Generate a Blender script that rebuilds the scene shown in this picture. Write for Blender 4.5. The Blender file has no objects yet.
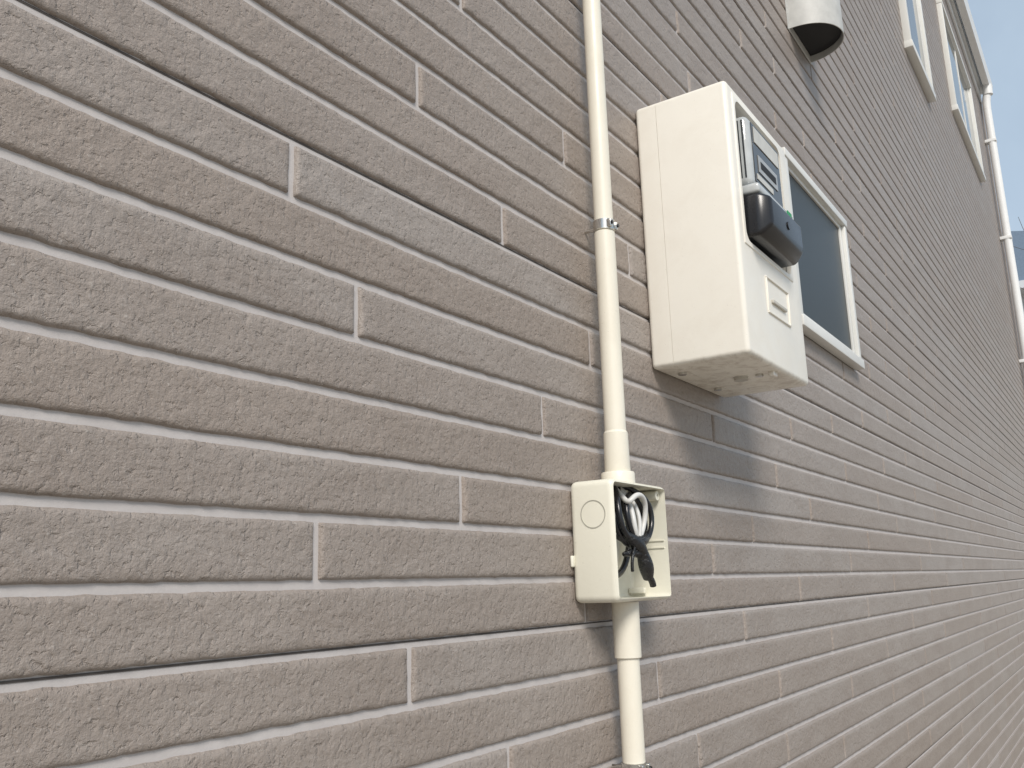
import bpy, bmesh, math, random
from mathutils import Vector, Matrix, noise
random.seed(7)
sc=bpy.context.scene
col=sc.collection
# ---------------------------------------------------------------- helpers
def empty(name,loc=(0,0,0)):
    e=bpy.data.objects.new(name,None); e.location=loc; e.empty_display_size=.1; col.objects.link(e); return e
def link(name,me,mat=None,parent=None,smooth=False):
    ob=bpy.data.objects.new(name,me); col.objects.link(ob)
    if mat: me.materials.append(mat)
    if parent: ob.parent=parent
    if smooth:
        for p in me.polygons: p.use_smooth=True
    return ob
def apply_mods(ob):
    dg=bpy.context.evaluated_depsgraph_get()
    me=bpy.data.meshes.new_from_object(ob.evaluated_get(dg))
    ob.modifiers.clear(); ob.data=me
def box(name,x0,x1,y0,y1,z0,z1,mat=None,parent=None,bev=0,seg=3,smooth=True):
    bm=bmesh.new(); bmesh.ops.create_cube(bm,size=1)
    for v in bm.verts:
        v.co=Vector(((x0+x1)/2+v.co.x*(x1-x0),(y0+y1)/2+v.co.y*(y1-y0),(z0+z1)/2+v.co.z*(z1-z0)))
    if bev: bmesh.ops.bevel(bm,geom=bm.edges[:],offset=bev,segments=seg,profile=.5,affect='EDGES',clamp_overlap=True)
    me=bpy.data.meshes.new(name); bm.to_mesh(me); bm.free()
    ob=link(name,me,mat,parent)
    if bev and smooth: autosmooth(ob)
    return ob
def autosmooth(ob,ang=40):
    me=ob.data
    for p in me.polygons: p.use_smooth=True
    bm=bmesh.new(); bm.from_mesh(me)
    for e in bm.edges:
        if len(e.link_faces)==2:
            e.smooth = e.calc_face_angle(0)<math.radians(ang)
    bm.to_mesh(me); bm.free()
def cut(ob,cutters):
    for c in cutters:
        m=ob.modifiers.new('b','BOOLEAN'); m.operation='DIFFERENCE'; m.object=c; m.solver='EXACT'
    apply_mods(ob)
    for c in cutters: bpy.data.objects.remove(c)
def lathe(name,prof,center,axis='Z',mat=None,parent=None,n=40,ang=35):
    bm=bmesh.new(); rings=[]
    for r,hh in prof:
        ring=[]
        for i in range(n):
            a=2*math.pi*i/n; c,s=math.cos(a)*r,math.sin(a)*r
            p={'Z':(c,s,hh),'Y':(c,hh,s),'X':(hh,c,s)}[axis]
            ring.append(bm.verts.new(Vector(p)+Vector(center)))
        rings.append(ring)
    for a,b in zip(rings,rings[1:]):
        for i in range(n): bm.faces.new((a[i],a[(i+1)%n],b[(i+1)%n],b[i]))
    bm.faces.new(rings[0]); bm.faces.new(rings[-1])
    bmesh.ops.recalc_face_normals(bm,faces=bm.faces)
    me=bpy.data.meshes.new(name); bm.to_mesh(me); bm.free()
    ob=link(name,me,mat,parent); autosmooth(ob,ang); return ob
def tube(name,pts,r,mat,parent=None,radii=None):
    cu=bpy.data.curves.new(name,'CURVE'); cu.dimensions='3D'; cu.bevel_depth=r; cu.bevel_resolution=5; cu.resolution_u=10
    s=cu.splines.new('NURBS'); s.points.add(len(pts)-1)
    for i,p in enumerate(pts):
        s.points[i].co=(*p,1); s.points[i].radius=radii[i] if radii else 1
    s.order_u=4; s.use_endpoint_u=True; cu.use_fill_caps=True
    tmp=bpy.data.objects.new('t',cu); col.objects.link(tmp)
    dg=bpy.context.evaluated_depsgraph_get()
    me=bpy.data.meshes.new_from_object(tmp.evaluated_get(dg)); bpy.data.objects.remove(tmp)
    me.materials.clear()
    return link(name,me,mat,parent,True)
# ---------------------------------------------------------------- materials
def mat_new(name):
    m=bpy.data.materials.new(name); m.use_nodes=True
    return m,m.node_tree.nodes,m.node_tree.links,m.node_tree.nodes['Principled BSDF']
def nnoise(N,L,vec,scale,detail=4,rough=.6,dist=0):
    n=N.new('ShaderNodeTexNoise'); n.inputs['Scale'].default_value=scale; n.inputs['Detail'].default_value=detail
    n.inputs['Roughness'].default_value=rough; n.inputs['Distortion'].default_value=dist
    L.new(vec,n.inputs['Vector']); return n.outputs['Fac']
def ramp(N,L,fac,stops):
    r=N.new('ShaderNodeValToRGB'); e=r.color_ramp.elements
    while len(e)<len(stops): e.new(.5)
    for i,(p,c) in enumerate(stops):
        e[i].position=p; e[i].color=(c,c,c,1) if not isinstance(c,tuple) else (*c,1)
    L.new(fac,r.inputs['Fac']); return r.outputs['Color']
def mth(N,L,op,a,b):
    k=N.new('ShaderNodeMath'); k.operation=op
    for s,v in ((k.inputs[0],a),(k.inputs[1],b)):
        if hasattr(v,'is_linked'): L.new(v,s)
        else: s.default_value=v
    return k.outputs[0]
def mixc(N,L,fac,a,b,mode='MIX'):
    m=N.new('ShaderNodeMix'); m.data_type='RGBA'; m.blend_type=mode
    for sock,v in ((m.inputs['Factor'],fac),(m.inputs[6],a),(m.inputs[7],b)):
        if hasattr(v,'is_linked'): L.new(v,sock)
        elif isinstance(v,tuple): sock.default_value=(*v,1)
        else: sock.default_value=v
    return m.outputs[2]
def bump(N,L,hgt,dist,strength,prev=None):
    b=N.new('ShaderNodeBump'); b.inputs['Distance'].default_value=dist; b.inputs['Strength'].default_value=strength
    L.new(hgt,b.inputs['Height'])
    if prev: L.new(prev,b.inputs['Normal'])
    return b.outputs['Normal']
def geo(N): return N.new('ShaderNodeNewGeometry').outputs['Position']
def plastic(name,c,rough=.4,dirt=.25,dirtc=(.35,.28,.2),scale=14,bmp=.0002,grime=None):
    m,N,L,B=mat_new(name); P=geo(N)
    f=ramp(N,L,nnoise(N,L,P,scale,6,.7,.4),[(.45,0.),(.8,1.)])
    cc=mixc(N,L,mth(N,L,'MULTIPLY',f,dirt),c,dirtc)
    sp=ramp(N,L,nnoise(N,L,P,scale*22,3,.6),[(.68,0.),(.75,1.)])
    cc=mixc(N,L,mth(N,L,'MULTIPLY',sp,dirt*1.6),cc,tuple(v*.5 for v in dirtc))
    if grime:   # grime collected along a lower edge (z0) fading over w metres
        z0,w,amt=grime
        sx=N.new('ShaderNodeSeparateXYZ'); L.new(P,sx.inputs[0])
        mr=N.new('ShaderNodeMapRange'); L.new(sx.outputs[2],mr.inputs[0])
        mr.inputs[1].default_value=z0; mr.inputs[2].default_value=z0+w; mr.inputs[3].default_value=1; mr.inputs[4].default_value=0
        gn=ramp(N,L,nnoise(N,L,P,38,5,.7,.6),[(.46,0.),(.72,1.)])
        cc=mixc(N,L,mth(N,L,'MULTIPLY',mth(N,L,'MULTIPLY',mr.outputs[0],gn),amt),cc,(.25,.17,.10))
    L.new(cc,B.inputs['Base Color'])
    r=ramp(N,L,nnoise(N,L,P,scale*2,4),[(.3,rough-.08),(.7,rough+.15)]); L.new(r,B.inputs['Roughness'])
    L.new(bump(N,L,nnoise(N,L,P,scale*30,3),bmp,.5),B.inputs['Normal'])
    return m
def simple(name,c,rough=.5,metal=0,spec=.5,ns=30,var=.25,bmp=None):
    m,N,L,B=mat_new(name); P=geo(N)
    f=nnoise(N,L,P,ns,5)
    L.new(mixc(N,L,f,tuple(v*(1-var) for v in c),tuple(min(1,v*(1+var)) for v in c)),B.inputs['Base Color'])
    B.inputs['Roughness'].default_value=rough; B.inputs['Metallic'].default_value=metal
    B.inputs['Specular IOR Level'].default_value=spec
    if bmp: L.new(bump(N,L,nnoise(N,L,P,bmp[0],3,.6,1.0),bmp[1],.9),B.inputs['Normal'])
    return m
def tile_material():
    m,N,L,B=mat_new('siding_tile'); P=geo(N)
    at=N.new('ShaderNodeAttribute'); at.attribute_name='tint'
    tint=at.outputs['Fac']
    c=ramp(N,L,tint,[(0,(.305,.258,.224)),(.5,(.318,.276,.246)),(1,(.330,.294,.268))])
    mp=N.new('ShaderNodeMapping'); mp.inputs['Scale'].default_value=(.35,1,1); L.new(P,mp.inputs['Vector'])
    big=nnoise(N,L,mp.outputs[0],14,5,.65,.5)
    c=mixc(N,L,ramp(N,L,big,[(.38,0.),(.7,.55)]),c,(.242,.198,.168))
    stip=nnoise(N,L,P,240,4,.75)
    c=mixc(N,L,ramp(N,L,stip,[(.57,0.),(.70,.45)]),c,(.54,.50,.46))
    c=mixc(N,L,ramp(N,L,stip,[(.30,.5),(.40,0.)]),c,(.17,.14,.12))
    L.new(c,B.inputs['Base Color'])
    pit=ramp(N,L,nnoise(N,L,P,150,3,.6,.4),[(.32,0.),(.45,1.)])
    lump=nnoise(N,L,P,75,4,.6,.2)
    n=bump(N,L,lump,.0046,.58)
    n=bump(N,L,pit,.0009,.75,n)
    n=bump(N,L,stip,.0024,.6,n)
    L.new(n,B.inputs['Normal'])
    B.inputs['Roughness'].default_value=.46
    B.inputs['Specular IOR Level'].default_value=.38
    return m
M_tile=tile_material()
def grout_material():
    m,N,L,B=mat_new('siding_grout'); P=geo(N)
    c=mixc(N,L,nnoise(N,L,P,25,6),(.44,.405,.39),(.58,.55,.535))
    L.new(c,B.inputs['Base Color']); B.inputs['Roughness'].default_value=.7
    B.inputs['Specular IOR Level'].default_value=.3
    L.new(bump(N,L,nnoise(N,L,P,300,4),.0006,.4),B.inputs['Normal'])
    return m
M_grout=grout_material()
M_seam=simple('seam_shadow_gap',(.07,.06,.055),.8)
M_box=plastic('meter_box_plastic',(.83,.80,.725),.36,.12,(.45,.36,.25),grime=(.274,.010,.55))
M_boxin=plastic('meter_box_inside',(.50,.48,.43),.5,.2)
M_pipe=plastic('conduit_plastic',(.77,.73,.625),.36,.18,(.45,.38,.27),10)
M_jb=plastic('junction_box_plastic',(.75,.73,.625),.36,.14,(.42,.38,.28),12,grime=(-.093,.012,.5))
M_frame=plastic('window_frame_white',(.68,.68,.65),.35,.08)
M_gut=plastic('gutter_white',(.75,.76,.76),.4,.08)
M_black=simple('black_plastic',(.014,.014,.016),.25,0,.5,60)
M_tape=simple('black_tape',(.010,.010,.011),.22,0,.6,120,.25,(210,.0022))
M_wc=simple('white_cable',(.62,.62,.60),.4)
M_grey=simple('grey_meter_plastic',(.36,.37,.37),.3)
M_clear=simple('clear_cover',(.46,.48,.48),.10,0,.8)
M_dark=simple('dark_void',(.012,.012,.013),.7)
M_dial=simple('dial_dark',(.04,.043,.047),.15,0,.6)
M_steel=simple('stainless_steel',(.62,.61,.58),.22,1)
M_green=simple('green_label',(.02,.28,.10),.5)
M_lab=simple('paper_label',(.55,.55,.52),.6)
M_hood=simple('hood_paint',(.48,.48,.46),.5,0)
M_conc=simple('concrete',(.32,.31,.29),.85,0,.3,8)
M_ground=simple('ground_concrete',(.34,.30,.25),.9,0,.3,3)
M_roof=simple('roof_dark',(.06,.065,.07),.6,0,.4,5)
M_wallbody=simple('wall_body',(.30,.275,.26),.8)
M_nwall=simple('neighbour_wall',(.62,.64,.66),.8,0,.3,2,.08)
M_bark=simple('bark',(.10,.075,.06),.9)
def glass(name,base,rough,spec,screen=False):
    m,N,L,B=mat_new(name); P=geo(N)
    f=nnoise(N,L,P,2.2,3)
    L.new(mixc(N,L,f,tuple(v*.75 for v in base),tuple(v*1.3 for v in base)),B.inputs['Base Color'])
    B.inputs['Roughness'].default_value=rough; B.inputs['Specular IOR Level'].default_value=spec
    if screen:
        L.new(bump(N,L,nnoise(N,L,P,700,2),.0003,.3),B.inputs['Normal'])
    return m
M_screen=glass('insect_screen_glass',(.020,.025,.025),.30,.18,True)
M_glass=glass('window_glass',(.05,.07,.085),.04,.8)
# ---------------------------------------------------------------- HOUSE
house=empty('house')
H=.06; G=.0072; PER=.95; DEP=.0045
XL,XR=-3.0,9.6; ZB,ZT=-1.08,4.62
known={-6:1.43,-5:.90,-4:1.30,-3:.73,-2:1.09,-1:.60,0:.82,1:2.18,2:1.00,3:.65,4:2.09,5:.56,6:.92,7:1.29,8:.75,9:1.09,10:1.36,11:.84}
V=[];F=[];T=[]; SM=[]
NX0,NX1,NZ0,NZ1=.1,3.3,-.80,1.3
def fnoise(x,z):
    return noise.noise(Vector((x*45,0,z*45)))*.0006+noise.noise(Vector((x*110+3,1,z*110+7)))*.0006
def add_fine(x0,x1,z0,z1,t):
    off=random.uniform(-.0004,.0004)
    n=max(1,int((x1-x0-.01)/.0050))
    xs=[x0,x0+.0010,x0+.0028,x0+.0055]+[x0+.0055+(x1-x0-.011)*i/n for i in range(1,n)]+[x1-.0055,x1-.0028,x1-.0010,x1]
    m=9
    zs=[z0,z0+.0010,z0+.0028,z0+.0055]+[z0+.0055+(z1-z0-.011)*i/m for i in range(1,m)]+[z1-.0055,z1-.0028,z1-.0010,z1]
    lx,lz=len(xs),len(zs); b=len(V)
    prof={0:DEP+.002,1:.0020,2:.0006,3:0}
    for j,z in enumerate(zs):
        for i,x in enumerate(xs):
            e=min(i,j,lx-1-i,lz-1-j)
            y=prof.get(e,0)
            w=0 if e==0 else (.5 if e==1 else 1)
            y+= off*(e>0) - fnoise(x,z)*w
            dx=noise.noise(Vector((x*70,5,z*70)))*.0009 if e<3 else 0
            dz=(noise.noise(Vector((x*55,9,z*55)))*.0009+noise.noise(Vector((x*160,2,z*160)))*.0006) if e<3 else 0
            V.append((x+dx,y,z+dz))
    for j in range(lz-1):
        for i in range(lx-1):
            a=b+j*lx+i; F.append((a,a+1,a+1+lx,a+lx)); T.append(t); SM.append(True)
def add_coarse(x0,x1,z0,z1,t):
    b=len(V); off=random.uniform(-.0003,.0003)
    for ins,y in ((0,DEP+.002),(.0010,.0018+off),(.0032,off)):
        V.extend([(x0+ins,y,z0+ins),(x1-ins,y,z0+ins),(x1-ins,y,z1-ins),(x0+ins,y,z1-ins)])
    for r in range(2):
        for i in range(4):
            a=b+r*4+i; c=b+r*4+(i+1)%4; F.append((a,c,c+4,a+4)); T.append(t); SM.append(False)
    F.append((b+8,b+9,b+10,b+11)); T.append(t); SM.append(False)
k0=int(ZB/H); k1=int(ZT/H)
prev=.3
for k in range(k0,k1):
    if k in known: off=known[k]%PER
    else:
        off=(prev+random.choice([.27,.36,.45,.55,.64]) )%PER
    prev=off
    n0=int((XL-off)/PER)-1
    x=off+n0*PER
    while x<XR:
        a=max(x,XL);b=min(x+PER,XR)
        if b-a>.03:
            t=min(1,max(0,random.gauss(.5,.26)))
            x0,x1,z0,z1=a+G/2,b-G/2,k*H+G/2,(k+1)*H-G/2
            if x1>NX0 and x0<NX1 and z1>NZ0 and z0<NZ1: add_fine(x0,x1,z0,z1,t)
            else: add_coarse(x0,x1,z0,z1,t)
        x+=PER
me=bpy.data.meshes.new('siding_tiles'); me.from_pydata(V,[],F)
at=me.attributes.new('tint','FLOAT','FACE'); at.data.foreach_set('value',T)
me.polygons.foreach_set('use_smooth',SM); me.update()
tiles=link('siding_tiles',me,M_tile,house)
box('siding_grout',XL,XR,DEP,.03,ZB,ZT,M_grout,house)
for ln in range(-18,76,8):
    kk=ln
    box('panel_seam',XL,XR-.002,DEP-.0006,DEP+.001,(kk+0)*H+.0014,(kk+0)*H+.0032,M_seam,house)  # dark strip on the grout, coloured as the shadow of a recessed seam
box('foundation',XL+.02,XR-.02,.02,6,-1.5,ZB-.001,M_conc,house)
box('wall_body',XL,XR,.031,6.2,ZB,ZT,M_wallbody,house)
box('drip_flashing',XL,XR,-.006,.02,ZB-.02,ZB-.001,M_gut,house)
box('corner_trim',XR-.05,XR+.02,-.012,.06,ZB,ZT,M_wallbody,house,.003)
def prism(name,pts,x0,x1,mat,parent):
    bm=bmesh.new()
    a=[bm.verts.new((x0,y,z)) for y,z in pts]; b=[bm.verts.new((x1,y,z)) for y,z in pts]
    n=len(pts)
    for i in range(n): bm.faces.new((a[i],a[(i+1)%n],b[(i+1)%n],b[i]))
    bm.faces.new(a); bm.faces.new(b); bmesh.ops.recalc_face_normals(bm,faces=bm.faces)
    me=bpy.data.meshes.new(name); bm.to_mesh(me); bm.free(); return link(name,me,mat,parent)
prism('roof',[(-.05,ZT+.12),(-.05,ZT+.07),(6.3,ZT+.07),(6.3,ZT+.12),(3.1,ZT+1.3)],XL-.05,XR+.05,M_roof,house)
box('soffit',XL,XR+.02,-.04,6.2,ZT+.001,ZT+.068,M_gut,house)
prism('gutter',[(-.045,ZT+.06),(-.06,ZT-.03),(-.115,ZT-.03),(-.13,ZT+.065),(-.12,ZT+.065),(-.107,ZT-.02),(-.066,ZT-.02),(-.055,ZT+.06)],XL,XR+.03,M_gut,house)
box('fascia_band',XL,XR+.01,-.018,-.001,ZT-.11,ZT-.001,M_gut,house,.002)
dx=9.42
lathe('downspout',[(.036,-1.45),(.036,ZT-.25)],(dx,-.062,0),'Z',M_gut,house,20)
tube('downspout_elbow',[(dx,-.062,ZT-.27),(dx,-.062,ZT-.2),(dx,-.075,ZT-.13),(dx,-.088,ZT-.08),(dx,-.088,ZT-.02)],.037,M_gut,house)
lathe('downspout_outlet',[(.045,-.10),(.045,.0)],(dx,-.088,ZT-.02),'Z',M_gut,house,20)
for z in (-.6,.6,1.8,3.0,4.0):
    box('downspout_bracket',dx-.038,dx+.038,-.100,.0,z,z+.03,M_gut,house,.003)
def window(x0,x1,z0,z1,fw,dep,gm,sashes=1):
    w=empty('window'); w.parent=house
    box('sill',x0-.003,x1+.003,-dep-.006,.001,z0-.006,z0+fw*.55,M_frame,w,.002)
    box('head',x0-.003,x1+.003,-dep-.003,.001,z1-fw*.5,z1+.003,M_frame,w,.002)
    box('jamb_l',x0,x0+fw*.6,-dep,.001,z0+fw*.55,z1-fw*.5,M_frame,w,.002)
    box('jamb_r',x1-fw*.6,x1,-dep,.001,z0+fw*.55,z1-fw*.5,M_frame,w,.002)
    a0=x0+fw*.6;a1=x1-fw*.6;b0=z0+fw*.55;b1=z1-fw*.5
    n=sashes; ww=(a1-a0)/n
    for i in range(n):
        s0=a0+i*ww; s1=s0+ww; yy=-dep*.55+i*.006; f2=fw*.5
        box('sash_stile',s0+.001,s0+f2,yy,-.003,b0,b1,M_frame,w,.0015)
        box('sash_stile',s1-f2,s1-.001,yy,-.003,b0,b1,M_frame,w,.0015)
        box('sash_rail',s0+f2,s1-f2,yy,-.003,b0,b0+f2,M_frame,w,.0015)
        box('sash_rail',s0+f2,s1-f2,yy,-.003,b1-f2*.6,b1,M_frame,w,.0015)
        box('gasket',s0+f2-.001,s1-f2+.001,yy+.006,-.0036,b0+f2-.001,b1-f2*.6+.001,M_dark,w)
        box('pane',s0+f2+.004,s1-f2-.004,yy+.005,-.0037,b0+f2+.004,b1-f2*.6-.004,gm,w)
    return w
window(2.19,2.800,.542,1.008,.040,.022,M_screen,1)
window(4.80,5.50,2.66,3.75,.06,.035,M_glass,1)
window(6.75,8.25,3.17,4.06,.06,.035,M_glass,2)
# ---------------------------------------------------------------- METER BOX
mb=empty('electric_meter_box')
X0,X1,Y1,Z0,Z1=1.342,1.661,-.167,.274,.744
cover=box('cover',X0,X1,Y1,-.0005,Z0,Z1,M_box,mb,.008,4)
c1=box('c1',1.372,1.613,-.30,-.06,.468,.724,None,None,.02,5)
c3=box('c3',X0-.01,X0+.0012,-.0405,-.0397,Z0-.01,Z1+.01)
c4=box('c4',X0-.011,X1+.01,-.0406,-.0396,Z0-.011,Z0+.0012)
cut(cover,[c1,c3,c4]); autosmooth(cover,30)
rim=box('opening_rim',1.366,1.619,Y1-.002,Y1+.006,.462,.730,M_box,mb,.0015,2)
c2=box('c2',1.374,1.611,-.3,0,.470,.722,None,None,.019,5)
cut(rim,[c2]); autosmooth(rim,30)
box('inner_panel',1.373,1.612,-.064,-.0615,.469,.723,M_boxin,mb)
meter=empty('meter'); meter.parent=mb
box('meter_body',1.388,1.576,-.140,-.066,.500,.708,M_black,meter,.012,4)
box('meter_window',1.394,1.570,-.180,-.1405,.572,.700,M_clear,meter,.012,4)
for i in range(5):
    box('cover_rib',1.3935,1.396,-.172+i*.007,-.1705+i*.007+.001,.585,.690,M_dial,meter)
box('meter_face',1.410,1.554,-.1815,-.1803,.582,.690,M_dial,meter,.0005,1)
box('meter_label',1.418,1.546,-.1829,-.1818,.655,.684,M_lab,meter)
box('meter_display',1.43,1.53,-.1829,-.1818,.605,.636,M_grey,meter)
box('display_digits',1.44,1.52,-.1835,-.1830,.614,.627,M_dark,meter)
box('meter_label_small',1.418,1.50,-.1829,-.1818,.588,.598,M_lab,meter)
box('meter_trim',1.388,1.576,-.192,-.1407,.553,.5705,M_clear,meter,.005,3)
box('green_mark',1.536,1.560,-.1935,-.1922,.555,.569,M_green,meter)
bm=bmesh.new()
def rr(y,xa,xb,za,zb): return [bm.verts.new((xa,y,za)),bm.verts.new((xb,y,za)),bm.verts.new((xb,y,zb)),bm.verts.new((xa,y,zb))]
a=rr(-.07,1.386,1.578,.478,.552); b=rr(-.190,1.386,1.578,.478,.552); c=rr(-.207,1.398,1.566,.496,.545)
for p,q in ((a,b),(b,c)):
    for i in range(4): bm.faces.new((p[i],p[(i+1)%4],q[(i+1)%4],q[i]))
bm.faces.new(a); bm.faces.new(c)
bmesh.ops.recalc_face_normals(bm,faces=bm.faces)
bmesh.ops.bevel(bm,geom=bm.edges[:],offset=.006,segments=3,profile=.5,affect='EDGES')
me=bpy.data.meshes.new('terminal_cover'); bm.to_mesh(me); bm.free()
ob=link('terminal_cover',me,M_black,meter); autosmooth(ob,50)
lathe('terminal_screw',[(.007,-.209),(.007,-.2065)],(1.482,0,.518),'Y',M_black,meter,16)
for nm,a in (('card_frame_t',(1.455,1.575,.428,.431)),('card_frame_b',(1.455,1.575,.366,.369)),('card_frame_l',(1.455,1.458,.3691,.4279)),('card_frame_r',(1.572,1.575,.3691,.4279))):
    box(nm,a[0],a[1],Y1-.003,Y1+.001,a[2],a[3],M_box,mb,.0008,1)
box('latch_plate',1.478,1.552,Y1-.0045,Y1+.001,.388,.394,M_boxin,mb,.001,2)
for x,y in ((1.50,-.128),(1.56,-.03),(1.40,-.03)):
    lathe('bottom_screw',[(.007,Z0-.004),(.007,Z0+.002)],(x,y,0),'Z',M_steel,mb,16)
lathe('bottom_hub',[(.012,Z0-.006),(.012,Z0-.001),(.015,Z0+.002)],(1.50,-.095,0),'Z',M_boxin,mb,24)
box('bottom_catch',1.490,1.510,-.156,-.146,Z0-.008,Z0+.002,M_box,mb,.002)
# ---------------------------------------------------------------- JUNCTION BOX
jb=empty('junction_box')
A0,A1,B1,C0,C1=1.054,1.221,-.0672,-.091,.067
shell=box('shell',A0,A1,B1,-.0005,C0,C1,M_jb,jb,.009,4)
cc=box('cc',A0+.0042,A1-.0042,-.2,-.004,C0+.0042,C1-.0042,None,None,.006,4)
cut(shell,[cc]); autosmooth(shell,30)
def ring(name,r0,r1,x,cy,cz,th,mat,parent,n=48):
    bm=bmesh.new(); R=[]
    for (r,xx) in ((r0,x),(r0,x-th),(r1,x-th),(r1,x)):
        R.append([bm.verts.new((xx,cy+math.cos(2*math.pi*i/n)*r,cz+math.sin(2*math.pi*i/n)*r)) for i in range(n)])
    for a,b in zip(R,R[1:]):
        for i in range(n): bm.faces.new((a[i],a[(i+1)%n],b[(i+1)%n],b[i]))
    bmesh.ops.recalc_face_normals(bm,faces=bm.faces)
    me=bpy.data.meshes.new(name); bm.to_mesh(me); bm.free(); return link(name,me,mat,parent)
ring('knockout_ring',.0172,.0184,A0,-.036,.022,.0006,simple('knockout_line',(.40,.39,.33),.5),jb)
for sx,sz in ((A0,C1),(A1,C1),(A0,C0),(A1,C0)):
    xx=sx+(.013 if sx==A0 else -.013); zz=sz+(.013 if sz==C0 else -.013)
    if (sx,sz) in ((A1,C1),(A0,C0)):
        lathe('screw_boss',[(.008,-.006),(.0068,-.058),(.003,-.0585),(.0028,-.050)],(xx,0,zz),'Y',M_jb,jb,24)
    else:
        box('corner_rib',xx-.004,xx+.004,-.03,-.006,zz-.004,zz+.004,M_jb,jb,.001)
for z in (-.01,-.02):
    box('inner_rib',A1-.0060,A1-.0040,-.06,-.01,z,z+.0015,M_jb,jb)
box('mount_tab',A0-.005,A0+.004,-.005,-.0008,-.045,-.030,M_jb,jb,.002)
box('mount_tab',A1-.004,A1+.005,-.005,-.0008,-.045,-.030,M_jb,jb,.002)
cb=empty('cables'); cb.parent=jb
X=1.137
def P3(l): return [(X+a/1000,-b/1000,c/1000) for a,b,c in l]
tube('black_cable',P3([(0,30,66),(-15,22,55),(-45,18,35),(-58,16,0),(-45,15,-40),(-10,14,-62),(35,15,-55),(60,16,-15),(55,18,25),(30,24,50),(5,28,50)]),.0044,M_black,cb)  # extra loop along the back, added to darken the box interior
tube('black_cable',P3([(-5,34,66),(-12,40,54),(-38,44,35),(-44,48,5),(-28,52,-18),(5,54,-20),(36,52,-5),(48,48,20),(36,46,44),(10,46,54),(-15,52,48),(-32,58,28),(-26,60,2),(-12,60,-10)]),.0038,M_black,cb)
tube('black_cable',P3([(4,34,66),(10,48,60),(34,58,50),(46,60,26),(40,60,2),(20,60,-14),(0,60,-14)]),.0038,M_black,cb)
tube('black_cable',P3([(-14,30,66),(-30,44,58),(-46,54,38),(-48,57,10),(-34,58,-8),(-16,60,-12)]),.0040,M_black,cb)
tube('black_cable',P3([(0,32,66),(14,30,40),(26,34,10),(16,44,-10),(0,56,-16)]),.0038,M_black,cb)
tube('white_cable',P3([(-12,28,66),(-20,44,54),(-30,60,34),(-24,66,46),(-2,67,52),(20,64,40),(22,59,14),(10,58,-4),(-4,60,-12)]),.0036,M_wc,cb)
tube('white_cable',P3([(-4,30,66),(-8,50,46),(-18,62,26),(-22,65,4),(-12,62,-8)]),.0034,M_wc,cb)
tube('white_cable',P3([(2,30,66),(6,48,48),(4,60,28),(2,62,8),(-2,61,-8)]),.0030,M_wc,cb)
tube('taped_splice',P3([(-34,54,-2),(-22,58,-10),(-8,61,-16),(2,62,-26),(8,62,-38),(14,62,-50),(20,60,-62)]),.0085,M_tape,cb,[.6,1.0,1.35,.85,1.2,1.3,.8])
tube('taped_splice',P3([(-38,46,-6),(-20,56,-12),(4,62,-14),(26,58,-8),(34,52,2)]),.0066,M_tape,cb,[.6,1.2,1.4,1.0,.6])
tube('taped_splice',P3([(-34,52,-30),(-18,58,-26),(0,62,-28),(16,60,-36)]),.0056,M_tape,cb,[.5,1.1,1.3,.7])
tube('loose_wire',P3([(-6,60,-14),(-26,62,-24),(-36,64,-40),(-30,62,-52)]),.0022,M_tape,cb)
tube('cut_wire',P3([(16,60,-54),(26,63,-64),(30,62,-72)]),.0046,M_tape,cb)
# ---------------------------------------------------------------- CONDUIT
cp=empty('conduit_pipe')
PY=-.033
lathe('upper_pipe',[(.0140,.44),(.0140,3.9)],(X,PY,0),'Z',M_pipe,cp,36)
lathe('lower_sleeve_pipe',[(.0152,.14),(.0152,.4385),(.0142,.4395)],(X,PY,0),'Z',M_pipe,cp,36)
lathe('upper_connector',[(.0175,.084),(.0180,.086),(.0172,.139),(.0160,.1405),(.0153,.142)],(X,PY,0),'Z',M_pipe,cp,36)
lathe('upper_flange',[(.0235,.0672),(.0235,.0815),(.0225,.0835),(.0178,.0838)],(X,PY,0),'Z',M_pipe,cp,36)
lathe('lower_connector',[(.0165,-.165),(.0180,-.164),(.0185,-.092)],(X,PY,0),'Z',M_pipe,cp,36)
lathe('bottom_pipe',[(.0150,-1.44),(.0150,-.1645)],(X,PY,0),'Z',M_pipe,cp,36)
def clamp(z,r):
    lathe('clamp_band',[(r+.0006,z-.008),(r+.0018,z-.0075),(r+.0018,z+.0075),(r+.0006,z+.008)],(X,PY,0),'Z',M_steel,cp,36)
    lathe('clamp_stud',[(.0028,-.02),(.0028,.0)],(X+.002,0,z),'Y',M_steel,cp,16)
    for s in (-.009,.009):
        box('clamp_lug',X+s-.003,X+s+.003,PY-r-.0032,PY-r+.004,z-.006,z+.006,M_steel,cp,.001)
        lathe('clamp_screw',[(.0028,PY-r-.0055),(.0028,PY-r-.003)],(X+s,0,z),'Y',M_black,cp,12)
clamp(.449,.0142); clamp(-.303,.015); clamp(1.4,.014)
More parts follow.
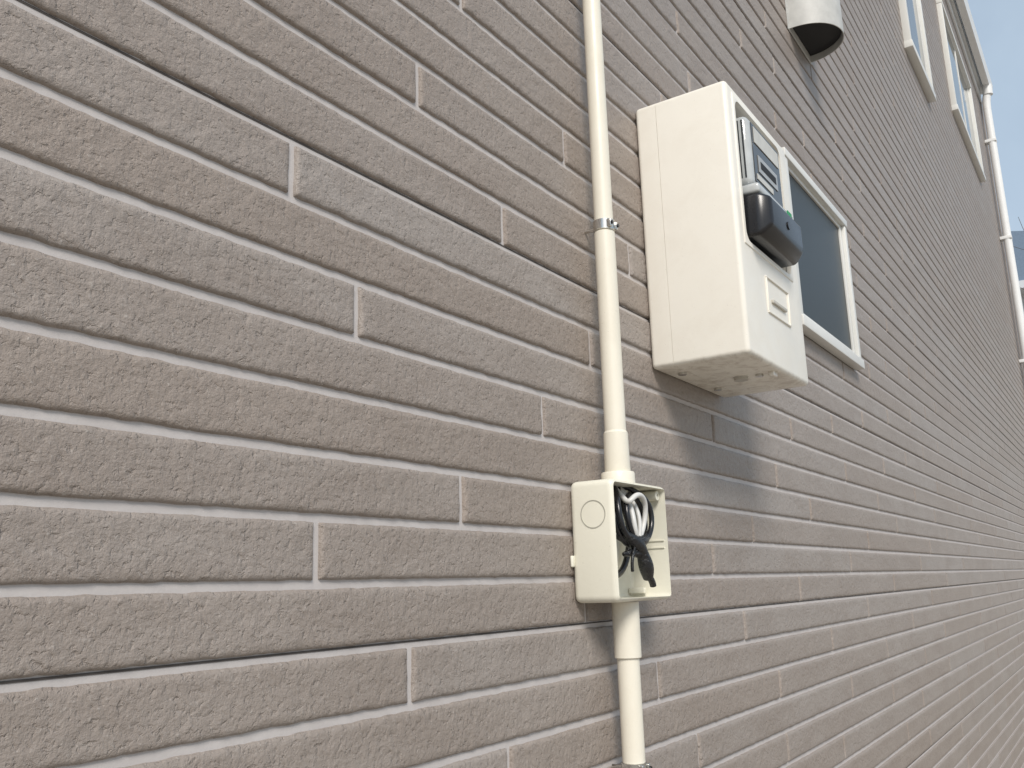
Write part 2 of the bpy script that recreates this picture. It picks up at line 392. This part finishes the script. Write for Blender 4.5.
# ---------------------------------------------------------------- VENT HOOD
vh=empty('vent_hood')
bm=bmesh.new()
R=.11;cx=2.56;zb=1.50
n=28;m=10
rows=[]
levels=[(zb,1.0),(zb+.02,1.0),(zb+.16,1.0)]+[(zb+.16+.12*math.sin(t*math.pi/2/m),math.cos(t*math.pi/2/m)) for t in range(1,m)]
for z,s in levels:
    row=[]
    for i in range(n+1):
        a=math.pi*i/n
        row.append(bm.verts.new((cx-math.cos(a)*R*(s if z>zb+.16 else 1),-.002-math.sin(a)**.9*.125*s if 0<i<n else -.002,z)))
    rows.append(row)
for a,b in zip(rows,rows[1:]):
    for i in range(n): bm.faces.new((a[i],a[i+1],b[i+1],b[i]))
bm.faces.new(rows[-1])
bmesh.ops.recalc_face_normals(bm,faces=bm.faces)
me=bpy.data.meshes.new('hood_shell'); bm.to_mesh(me); bm.free()
ob=link('hood_shell',me,M_hood,vh); md=ob.modifiers.new('s','SOLIDIFY'); md.thickness=.0025; md.offset=0; apply_mods(ob); autosmooth(ob,40)
lathe('hood_duct',[(.07,-.02),(.07,-.004)],(cx,0,zb+.13),'Y',M_dark,vh,28)
box('hood_flange',cx-.118,cx+.118,-.0035,.0,zb-.004,zb+.29,M_hood,vh,.001)
bm=bmesh.new(); vs=[bm.verts.new((cx-math.cos(math.pi*i/n)*(R-.004),-.004-math.sin(math.pi*i/n)**.9*.118,zb+.02)) for i in range(n+1)]
bm.faces.new(vs); me=bpy.data.meshes.new('hood_mouth_shade'); bm.to_mesh(me); bm.free(); link('hood_mouth_shade',me,M_dark,vh)  # dark sheet across the mouth, painted for the shade inside the hood
# ---------------------------------------------------------------- surroundings
bm=bmesh.new(); bmesh.ops.create_grid(bm,x_segments=2,y_segments=2,size=300)
me=bpy.data.meshes.new('ground'); bm.to_mesh(me); bm.free(); g=link('ground',me,M_ground); g.location=(0,0,-1.45)
nh=empty('neighbour_house')
box('walls',20,28,-3.5,5,-1.44,5.4,M_nwall,nh)
prism('roof',[(-4.0,5.4),(-4.0,5.5),(.75,6.5),(5.5,5.5),(5.5,5.4)],19.5,28.5,simple('blue_grey_roof',(.16,.22,.30),.6),nh)
prism('fascia',[(-4.02,5.25),(-4.02,5.399),(5.52,5.399),(5.52,5.25)],19.45,28.55,M_nwall,nh)
for y0 in (-2.6,-.2):
  for z0 in (1.0,3.6):
    box('window_frame',19.96,20.0,y0,y0+1.3,z0,z0+1.3,M_frame,nh)
    box('window_glass',19.94,19.959,y0+.06,y0+1.24,z0+.06,z0+1.24,M_glass,nh)
tree=[]
def branch(p,d,l,r,depth):
    pts=[p]; q=p.copy(); dd=d.copy()
    for i in range(4):
        dd=(dd+Vector((random.uniform(-.18,.18),random.uniform(-.18,.18),random.uniform(-.05,.15)))).normalized()
        q=q+dd*l/4; pts.append(q.copy())
    tree.append((pts,r))
    if depth>0:
        for i in range(3 if depth>1 else 4):
            s=random.choice(pts[2:]); nd=(dd+Vector((random.uniform(-.9,.9),random.uniform(-.9,.9),random.uniform(-.1,.6)))).normalized()
            branch(s,nd,l*.66,r*.55,depth-1)
branch(Vector((17.2,-1.2,-1.44)),Vector((0,0,1)),3.7,.06,4)
cu=bpy.data.curves.new('bare_tree','CURVE'); cu.dimensions='3D'; cu.bevel_depth=1; cu.bevel_resolution=1
for pts,r in tree:
    s=cu.splines.new('POLY'); s.points.add(len(pts)-1)
    for i,p in enumerate(pts): s.points[i].co=(*p,1); s.points[i].radius=r*(1-.45*i/(len(pts)-1))
tmp=bpy.data.objects.new('t',cu); col.objects.link(tmp)
dg=bpy.context.evaluated_depsgraph_get(); me=bpy.data.meshes.new_from_object(tmp.evaluated_get(dg)); bpy.data.objects.remove(tmp)
link('bare_tree',me,M_bark)
# ---------------------------------------------------------------- LIGHT
sd=Vector((-.58,-.50,.66)).normalized()
el=math.asin(sd.z); az=math.atan2(sd.x,sd.y)
w=bpy.data.worlds.new('World'); sc.world=w; w.use_nodes=True
N=w.node_tree.nodes;L=w.node_tree.links
sky=N.new('ShaderNodeTexSky'); sky.sky_type='NISHITA'; sky.sun_disc=False; sky.sun_elevation=el; sky.sun_rotation=az
sky.dust_density=2.0
tc=N.new('ShaderNodeTexCoord')
cl=ramp(N,L,nnoise(N,L,tc.outputs['Generated'],2.2,6,.6,.3),[(.3,.5),(.7,.85)])
mx=mixc(N,L,cl,(0,0,0),(5.0,6.1,7.2)); L.new(sky.outputs[0],[n for n in N if n.bl_idname=='ShaderNodeMix'][0].inputs[6])
bg=N['Background']; L.new(mx,bg.inputs[0]); bg.inputs[1].default_value=.118
sl=bpy.data.lights.new('sun','SUN'); sl.energy=3.15; sl.angle=math.radians(20); sl.color=(1,.94,.865)
so=bpy.data.objects.new('sun',sl); col.objects.link(so); so.rotation_euler=sd.to_track_quat('Z','Y').to_euler()
# ---------------------------------------------------------------- CAMERA
f,yaw,pi_,r,d,zc=911.2,.9864,.2191,-.0315,.6130,-.0676
Fw=Vector((math.sin(yaw)*math.cos(pi_),math.cos(yaw)*math.cos(pi_),math.sin(pi_)))
R0=Vector((math.cos(yaw),-math.sin(yaw),0)); U0=R0.cross(Fw)
Rt=R0*math.cos(r)+U0*math.sin(r); Up=-R0*math.sin(r)+U0*math.cos(r)
M=Matrix(((Rt.x,Up.x,-Fw.x,0),(Rt.y,Up.y,-Fw.y,-d),(Rt.z,Up.z,-Fw.z,zc),(0,0,0,1)))
cam=bpy.data.cameras.new('camera'); co=bpy.data.objects.new('camera',cam); col.objects.link(co)
co.matrix_world=M; cam.sensor_width=36; cam.lens=36*f/1024; cam.clip_start=.01; cam.clip_end=1000
sc.camera=co
sc.view_settings.view_transform='Standard'; sc.view_settings.look='None'; sc.view_settings.exposure=0
